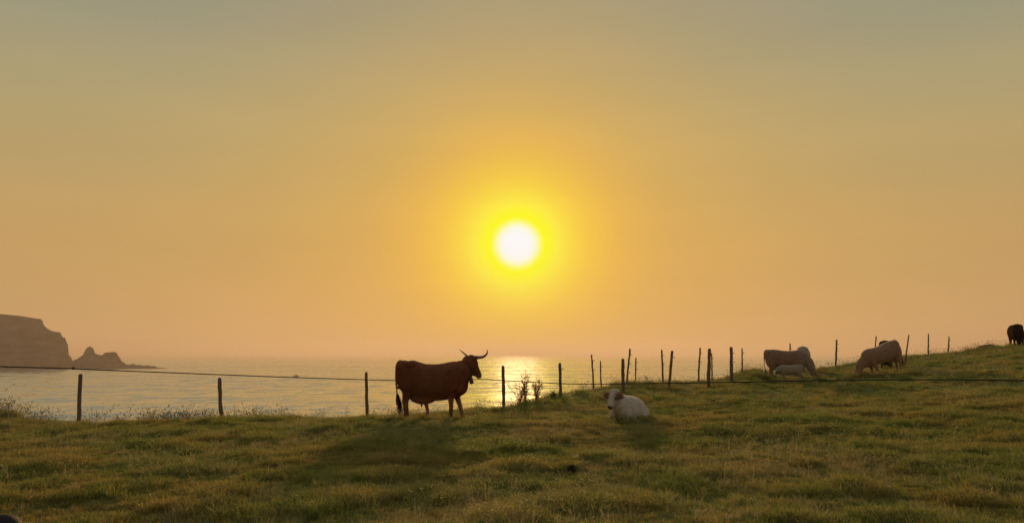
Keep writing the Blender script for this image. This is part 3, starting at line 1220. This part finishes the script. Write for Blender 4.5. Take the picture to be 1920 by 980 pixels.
def lying(label, px, Y, yaw, base, coat, face, k=1.0, head_yaw=0, head_pitch=35, seed=1, name='calf', cat='calf', headup=.0, group=None, dz=0., hlen=1.0):
    """a calf or young cow resting with folded legs, head raised and turned"""
    root = animal(name, label, cat, px, Y, yaw, group, dz=dz)
    bm = bmesh.new()
    j = [(-.66, .32, .08, .07), (-.60, .41, .02, .16), (-.45, .52, .0, .25), (-.25, .60, -.02, .29), (0, .635, -.02, .31), (.22, .65, -.02, .28), (.38, .66, .0, .23), (.50, .61, .06, .17), (.60, .50, .14, .10)]
    j = [(a * k, b_ * k, c * k, d * k) for a, b_, c, d in j]
    trunk(bm, j, 4, .9)
    ball(bm, (-.40 * k, .15 * k, .43 * k), (.10 * k, .07 * k, .09 * k))
    ball(bm, (-.40 * k, -.17 * k, .43 * k), (.10 * k, .07 * k, .09 * k))
    ball(bm, (.34 * k, 0, .55 * k), (.15 * k, .10 * k, .09 * k))

    def lg(js):
        q = spline([(p[0] * k, p[1] * k, p[2] * k, p[3] * k, p[4] * k) for p in js], 4)
        loft(bm, [tuple(a[:3]) for a in q], [a[4] for a in q], [a[3] for a in q], n=12)
    for s in (-1, 1):
        lg([(-.42, s * .20, .30, .17, .11), (-.28, s * .29, .20, .13, .09), (-.10, s * .33, .14, .08, .06), (-.30, s * .36, .05, .05, .045), (-.46, s * .37, .04, .045, .04)])
        lg([(-.08, s * .35, .11, .055, .05), (-.0, s * .36, .05, .045, .045), (-.2, s * .38, .035, .035, .035), (-.02, s * .40, .03, .04, .035)])
        lg([(.40, s * .15, .34, .12, .07), (.46, s * .18, .18, .09, .06), (.62, s * .17, .08, .055, .05), (.70, s * .16, .05, .05, .045), (.56, s * .15, .035, .035, .03), (.42, s * .14, .03, .04, .035)])
    H = head_matrix(((.80) * k, 0.0, (.73 + headup) * k), head_yaw, head_pitch)
    e = H @ Vector((.03 * k, 0, -.14 * k))
    nk = spline([(.34 * k, 0, .34 * k, .26 * k, .16 * k), (.50 * k, 0, .40 * k, .20 * k, .135 * k), (.62 * k, e.y * .4, .48 * k, .155 * k, .115 * k), (e.x - .04 * k, e.y, e.z - .01 * k, .12 * k, .10 * k)], 4)
    loft(bm, [tuple(q[:3]) for q in nk], [q[4] for q in nk], [q[3] for q in nk], n=20)
    add_head(bm, H, .86 * k * hlen, -.10, .03, .27, .098, ear_x=.06, dome=.085, wide=1.32, long=.80)
    tail(bm, [(-.64 * k, 0, .40 * k), (-.70 * k, .02, .3 * k), (-.72 * k, .08, .12 * k), (-.60 * k, .24 * k, .05)], .024, .012)
    kk = .86 * k * hlen
    mz = H @ Vector((.41 * kk, 0, -.10 * kk))
    spots = []
    for s in (-1, 1):
        ec = H @ Vector((.05 * kk, s * .21 * kk, -.07 * kk))
        spots.append((tuple(ec), (.13 * kk, .13 * kk, .13 * kk), (.20, .10, .055), .35))
        ey = H @ Vector((.14 * kk, s * .125 * kk, -.075 * kk))
        spots.append((tuple(ey), (.055 * kk,) * 3, tuple(c * .35 for c in base), .4))
    spots.append((tuple(mz), (.06 * kk, .095 * kk, .075 * kk), face, .3))
    body = fused(bm, .014, 4, 'body', coat, root, base, spots)
    if base[0] > .3:
        fur(body, root, 1.4, 18000, .012 * k, seed)
    eyes(root, H, kk)
    return root


white_calf = lying('white calf lying in the grass facing the camera with rim-lit back', 1175, 16.4, -121, (.52, .46, .45), M['coat_pale'], (.07, .04, .035),
                   k=1.0, head_yaw=-16, head_pitch=58, seed=3, headup=.02, hlen=.95, dz=-.05)


def grazing(label, px, Y, yaw, base, coat, k=1.0, pitch=0, poll=(1.98, 0, .52), hyaw=0, hpitch=58, wither=0, spots_extra=(), horns=False, dz=0, name='cow', steps=(0, .12, 0, .1),
            up=False, tailpts=None, dewlap=True, group=None, voxel=.02):
    root = animal(name, label, 'cow', px, Y, yaw, group, pitch=pitch, dz=dz)
    bm = bmesh.new()
    X0 = -.85                                   # body centred on the empty
    w = wither
    tr = [(.012, 1.15, .95, .07, 0), (.05, 1.28, .84, .16, 0), (.12, 1.36, .78, .22, 0), (.22, 1.37, .73, .25, 0), (.36, 1.37, .68, .28, 0), (.50, 1.35, .64, .30, 0),
          (.70, 1.32 + w * .3, .62, .32, 0), (.96, 1.31 + w * .6, .61, .33, 0), (1.18, 1.33 + w * .8, .60 + w * .2, .30, 0), (1.38, 1.35 + w, .60 + w * .3, .25, 0),
          (1.52, 1.27 + w, .63 + w * .3, .20, 0), (1.62, 1.12 + w, .70 + w * .3, .14, 0)]
    tr = [(a + X0, b_, c, d, e) for a, b_, c, d, e in tr]
    trunk(bm, tr)
    for s in (-1, 1):
        ball(bm, (.37 + X0, s * .17, 1.21), (.10, .07, .08))
        ball(bm, (.16 + X0, s * .13, 1.20), (.12, .10, .13))
    ball(bm, (.46 + X0, 0, .62), (.14, .12, .11))
    for s in (-1, 1):
        ball(bm, (1.34 + X0, s * .17, .90 + w * .6), (.14, .08, .27))
        ball(bm, (.28 + X0, s * .19, .90), (.18, .09, .22))
    leg(bm, hind(.20 + X0, -.17, steps[0]))
    leg(bm, hind(.20 + X0, .17, steps[1]))
    leg(bm, fore(1.30 + X0, -.15, steps[2]))
    leg(bm, fore(1.30 + X0, .15, steps[3]))
    H = head_matrix((poll[0] + X0, poll[1], poll[2]), hyaw, hpitch)
    e = H @ Vector((.04, 0, -.13))
    m0 = Vector((1.42 + X0, 0, .98 + w))
    mid = m0.lerp(e, .5) + Vector((.07, 0, .07))
    nk = spline([(1.30 + X0, 0, .97 + w * .8, .33, .20), (m0.x + .05, 0, .93 + w, .29, .17), (mid.x, mid.y, mid.z, .20, .13), (e.x - .02, e.y, e.z + .03, .145, .11)], 5)
    loft(bm, [tuple(q[:3]) for q in nk], [q[4] for q in nk], [q[3] for q in nk], n=22)
    add_head(bm, H, 1.0, -.1, .03, .25, .07)
    tp = tailpts or [(.10, 0, 1.35), (.01, 0, 1.28), (-.02, 0, 1.1), (-.02, .01, .9), (-.01, .01, .7), (.0, .01, .55)]
    tail(bm, [(a + X0, b_, c) for a, b_, c in tp], .032, .015)
    mz = H @ Vector((.51, 0, -.12))
    spots = [(tuple(mz), (.07, .07, .07), tuple(c * .3 for c in base), .3)] + [((a + X0, b_, c), r_, cl, so) for (a, b_, c), r_, cl, so in spots_extra]
    body = fused(bm, voxel, 4, 'body', coat, root, base, spots)
    if base[0] > .2:
        fur(body, root, 1.2, 16000, .010, 5)
    tl = tp[-1]
    tail_tuft(root, (tl[0] + X0, tl[1], tl[2] + .05), (tl[0] + X0 + .03, tl[1], tl[2] - .32), coat, tuple(c * .8 for c in base), 8, 50, .045)
    eyes(root, H)
    if horns:
        for s in (-1, 1):
            horn(root, [tuple(H @ Vector(q)) for q in [(0.02, s * .06, -.02), (0, s * .15, .0), (-.03, s * .23, .05), (-.08, s * .27, .12)]], .030)
    return root


brown = (.16, .085, .055)
grazing('brown cow grazing in side view facing right, a small pale calf before it', 1475, 30.0, -14, (.25, .148, .100), M['coat_pale'], dz=-.10,
        poll=(1.88, .0, .62), hpitch=64, spots_extra=[((1.55, 0, .8), (.35, .4, .5), (.28, .21, .18), .5)])
grazing('pale grey cow standing end-on behind the brown cow, only its rump and hip showing', 1505, 33.5, 70, (.38, .33, .31), M['coat_pale'], poll=(1.9, 0, .6), dz=-.22)
grazing('light brown cow grazing with lowered head on the slope, facing down left', 1661, 30.0, 188, (.28, .165, .110), M['coat_pale'], pitch=14,
        poll=(2.10, .0, .60), hyaw=-4, hpitch=48, wither=-.06, steps=(0, .1, .05, -.06), dz=-.10)
grazing('dark cow mostly hidden behind the back of the light brown grazing cow', 1662, 33.0, 60, (.07, .05, .04), M['coat_dark'], poll=(2.0, 0, .6), dz=-.10)
grazing('black-brown cow seen from behind on top of the hill at the right edge', 1907, 37.5, 66, (.035, .018, .012), M['coat_dark'], poll=(1.9, -.42, .75), hyaw=-20, hpitch=45,
        horns=False, dz=-.29)
small = grazing('small pale calf standing against the flank of the brown grazing cow', 1480, 28.6, 172, (.30, .245, .20), M['coat_pale'], poll=(1.80, .12, 1.02), hyaw=48, hpitch=50,
                 spots_extra=[((1.84, .2, .8), (.10, .10, .10), (.06, .04, .03), .4)], name='calf', dz=-.03, steps=(0, .05, 0, .05), voxel=.024)
small.scale = (.53, .53, .53)
small['category'] = 'calf'
lying('reddish brown calf lying behind the hill crest, only its back showing', 1850, 40.0, -20, (.19, .09, .05), M['coat_dark'], (.05, .03, .02), dz=-.17, k=.64, head_yaw=-30, head_pitch=70, headup=-.38, seed=12)

# ---------------------------------------------------------------- scrubby plants before the glitter


def bush(label, px, Y, h, spread, n_st, seed, group='scrubby plants against the sun glitter', py=None):
    r = np.random.default_rng(seed)
    b0 = on_ground(px, Y)
    root = bpy.data.objects.new('shrub', None)
    root.location = b0
    link(root)
    tag(root, label, 'shrub', group)
    sm, lm = bmesh.new(), bmesh.new()
    for i in range(n_st):
        a = r.random() * 6.283
        lean = spread * (.25 + .75 * r.random())
        tipv = Vector((math.cos(a) * lean, math.sin(a) * lean * .5, h * (.6 + .4 * r.random())))
        if i == 0:
            tipv = Vector((.02, 0, h))
        mid = tipv * .5 + Vector((-tipv.x * .2 + r.normal() * .02, 0, h * .04))
        path = spline([(0, 0, -.03), tuple(mid), tuple(tipv)], 5)
        ww = [.008 * (1 - .75 * q / (len(path) - 1)) for q in range(len(path))]
        loft(sm, path, ww, ww, n=5)
        for q in range(3, len(path)):
            for rep in range(3):
                d = Vector((r.normal(), r.normal() * .6, .6 + .8 * r.random())).normalized()
                L = (.05 + .10 * r.random()) * (h / .6)
                p0 = Vector(path[q])
                p1 = p0 + d * L
                loft(sm, [p0, p0.lerp(p1, .5) + Vector((0, 0, .006)), p1], [.004, .003, .0015], [.004, .003, .0015], n=4)
                for lf in range(4):
                    c = p0.lerp(p1, .3 + .17 * lf)
                    ld = Vector((r.normal(), r.normal(), .5 + r.normal() * .6)).normalized() * (.022 + .02 * r.random())
                    wd = Vector((r.normal(), r.normal(), r.normal())).normalized() * .009
                    a1, a2, a3, a4 = lm.verts.new(c), lm.verts.new(c + ld * .5 + wd), lm.verts.new(c + ld), lm.verts.new(c + ld * .5 - wd)
                    lm.faces.new((a1, a2, a3, a4))
    for i in range(170):                        # leafy skirt at the foot
        a = r.random() * 6.283
        rr = spread * .8 * r.random()
        c = Vector((math.cos(a) * rr, math.sin(a) * rr, h * .30 * r.random() * (1 - rr / spread * .6)))
        ld = Vector((math.cos(a) * .4 + r.normal() * .4, math.sin(a) * .4 + r.normal() * .4, .9)).normalized() * (.05 + .04 * r.random())
        wd = Vector((r.normal(), r.normal(), r.normal() * .3)).normalized() * .011
        a1, a2, a3, a4 = lm.verts.new(c), lm.verts.new(c + ld * .5 + wd), lm.verts.new(c + ld), lm.verts.new(c + ld * .5 - wd)
        lm.faces.new((a1, a2, a3, a4))
    mesh_obj('stems', sm, M['stem'], root)
    mesh_obj('foliage', lm, M['leaf'] if h > .3 else M['leaf_dark'], root, smooth=False)


bush('open forked shrub, leftmost and widest, growing against the sun glitter', 972, 21.6, .62, .30, 7, 21)
bush('tallest thin-tipped shrub against the glitter, beside the forked one', 984, 21.9, .86, .16, 6, 22)
bush('dense upright shrub, right one of the three against the glitter', 1006, 22.1, .66, .25, 8, 23)
bush('tiny dark shrub on the slope just left of the mound post', 1037, 22.8, .22, .09, 5, 24)

bush('tiny dark weed standing alone in the middle of the field below the white calf', 1069, 9.7, .11, .035, 6, 31, group=None)

# ---------------------------------------------------------------- boat, buoy, stone
bp = at(555, 705, 880)
boat = bpy.data.objects.new('boat', None)
boat.location = (bp.x, 880, 0)
boat.rotation_euler = (0, 0, R(8))
link(boat)
tag(boat, 'small open fishing boat far out on the sea left of the horned cow', 'boat')
bm = bmesh.new()
sec = [(-3.0, .85, 1.0, 1.15), (-2.0, .95, 1.1, 1.15), (0, 1.05, 1.2, 1.15), (1.6, .85, 1.1, 1.25), (2.6, .4, .8, 1.45), (3.2, .04, .3, 1.6)]
rows = []
for x, w, keel, top in sec:
    rows.append([bm.verts.new((x, -w, top)), bm.verts.new((x, -w * .9, .35)), bm.verts.new((x, -w * .35, -.35 * keel)), bm.verts.new((x, w * .35, -.35 * keel)),
                 bm.verts.new((x, w * .9, .35)), bm.verts.new((x, w, top)), bm.verts.new((x, w * .86, top)), bm.verts.new((x, w * .7, .45)), bm.verts.new((x, -w * .7, .45)), bm.verts.new((x, -w * .86, top))])
for a, c in zip(rows, rows[1:]):
    for k in range(10):
        bm.faces.new((a[k], a[(k + 1) % 10], c[(k + 1) % 10], c[k]))
bm.faces.new(rows[0])
bm.faces.new(rows[-1][::-1])
mesh_obj('hull', bm, M['boat'], boat, smooth=False)
bm = bmesh.new()
loft(bm, [(.1, 0, .5), (.1, 0, 1.6), (.0, 0, 2.5), (.0, 0, 2.6)], [.75, .75, .62, .58], [.95, .95, .75, .7], side=Vector((0, 1, 0)), n=8, power=.4)
mesh_obj('cabin', bm, M['boat_dark'], boat, smooth=False)
bm = bmesh.new()
loft(bm, [(-2.9, 0, .4), (-2.95, 0, 1.3), (-2.95, 0, 1.75)], [.15, .22, .16], [.18, .25, .2], n=10)
mesh_obj('outboard_motor', bm, M['boat_dark'], boat)

bp = at(27, 719.5, 655)
buoy = bpy.data.objects.new('buoy', None)
buoy.location = (bp.x, 655, 0)
link(buoy)
tag(buoy, 'tiny dark buoy floating on the water below the headland', 'buoy')
bm = bmesh.new()
loft(bm, [(0, 0, -.4), (0, 0, 0), (0, 0, .3), (0, 0, .5)], [.3, .6, .6, .25], [.3, .6, .6, .25], n=14)
mesh_obj('float', bm, M['boat_dark'], buoy)
bm = bmesh.new()
loft(bm, [(0, 0, .4), (.1, 0, 1.2), (.12, 0, 1.3), (.12, 0, 1.6)], [.07, .06, .2, .16], [.07, .06, .2, .16], n=10)
mesh_obj('topmark', bm, M['boat_dark'], buoy)

sp_ = at(4, 985, 6.35)
sz = gz(sp_.x, sp_.y)
bm = bmesh.new()
bmesh.ops.create_icosphere(bm, subdivisions=4, radius=1)
for v_ in bm.verts:
    d = v_.co.copy()
    k = 1 + .10 * math.sin(d.x * 3.1 + 1) * math.cos(d.y * 2.7) + .05 * math.sin(d.z * 6 + d.x * 5)
    v_.co = Vector((d.x * .19 * k, d.y * .16 * k, d.z * .12 * k))
stone = mesh_obj('stone', bm, M['stone'])
stone.location = (sp_.x - .03, sp_.y, sp_.z - .04)
tag(stone, 'smooth near-black rounded stone in the bottom left corner of the field', 'stone')

# ---------------------------------------------------------------- haze
bm = bmesh.new()
bmesh.ops.create_cube(bm, size=1, matrix=Matrix.Translation((0, 0, 56.5)) @ Matrix.Diagonal((70000, 70000, 123, 1)))
m = bpy.data.materials.new('haze_air')
m.use_nodes = True
t = m.node_tree
t.nodes.clear()
out = N(t, 'ShaderNodeOutputMaterial')
pv = N(t, 'ShaderNodeVolumePrincipled')
pv.inputs['Color'].default_value = (.81, .685, .60, 1)
pv.inputs['Density'].default_value = .00022
pv.inputs['Anisotropy'].default_value = .4
t.links.new(pv.outputs[0], out.inputs['Volume'])
haze = mesh_obj('haze', bm, m, smooth=False)
haze['kind'] = 'stuff'
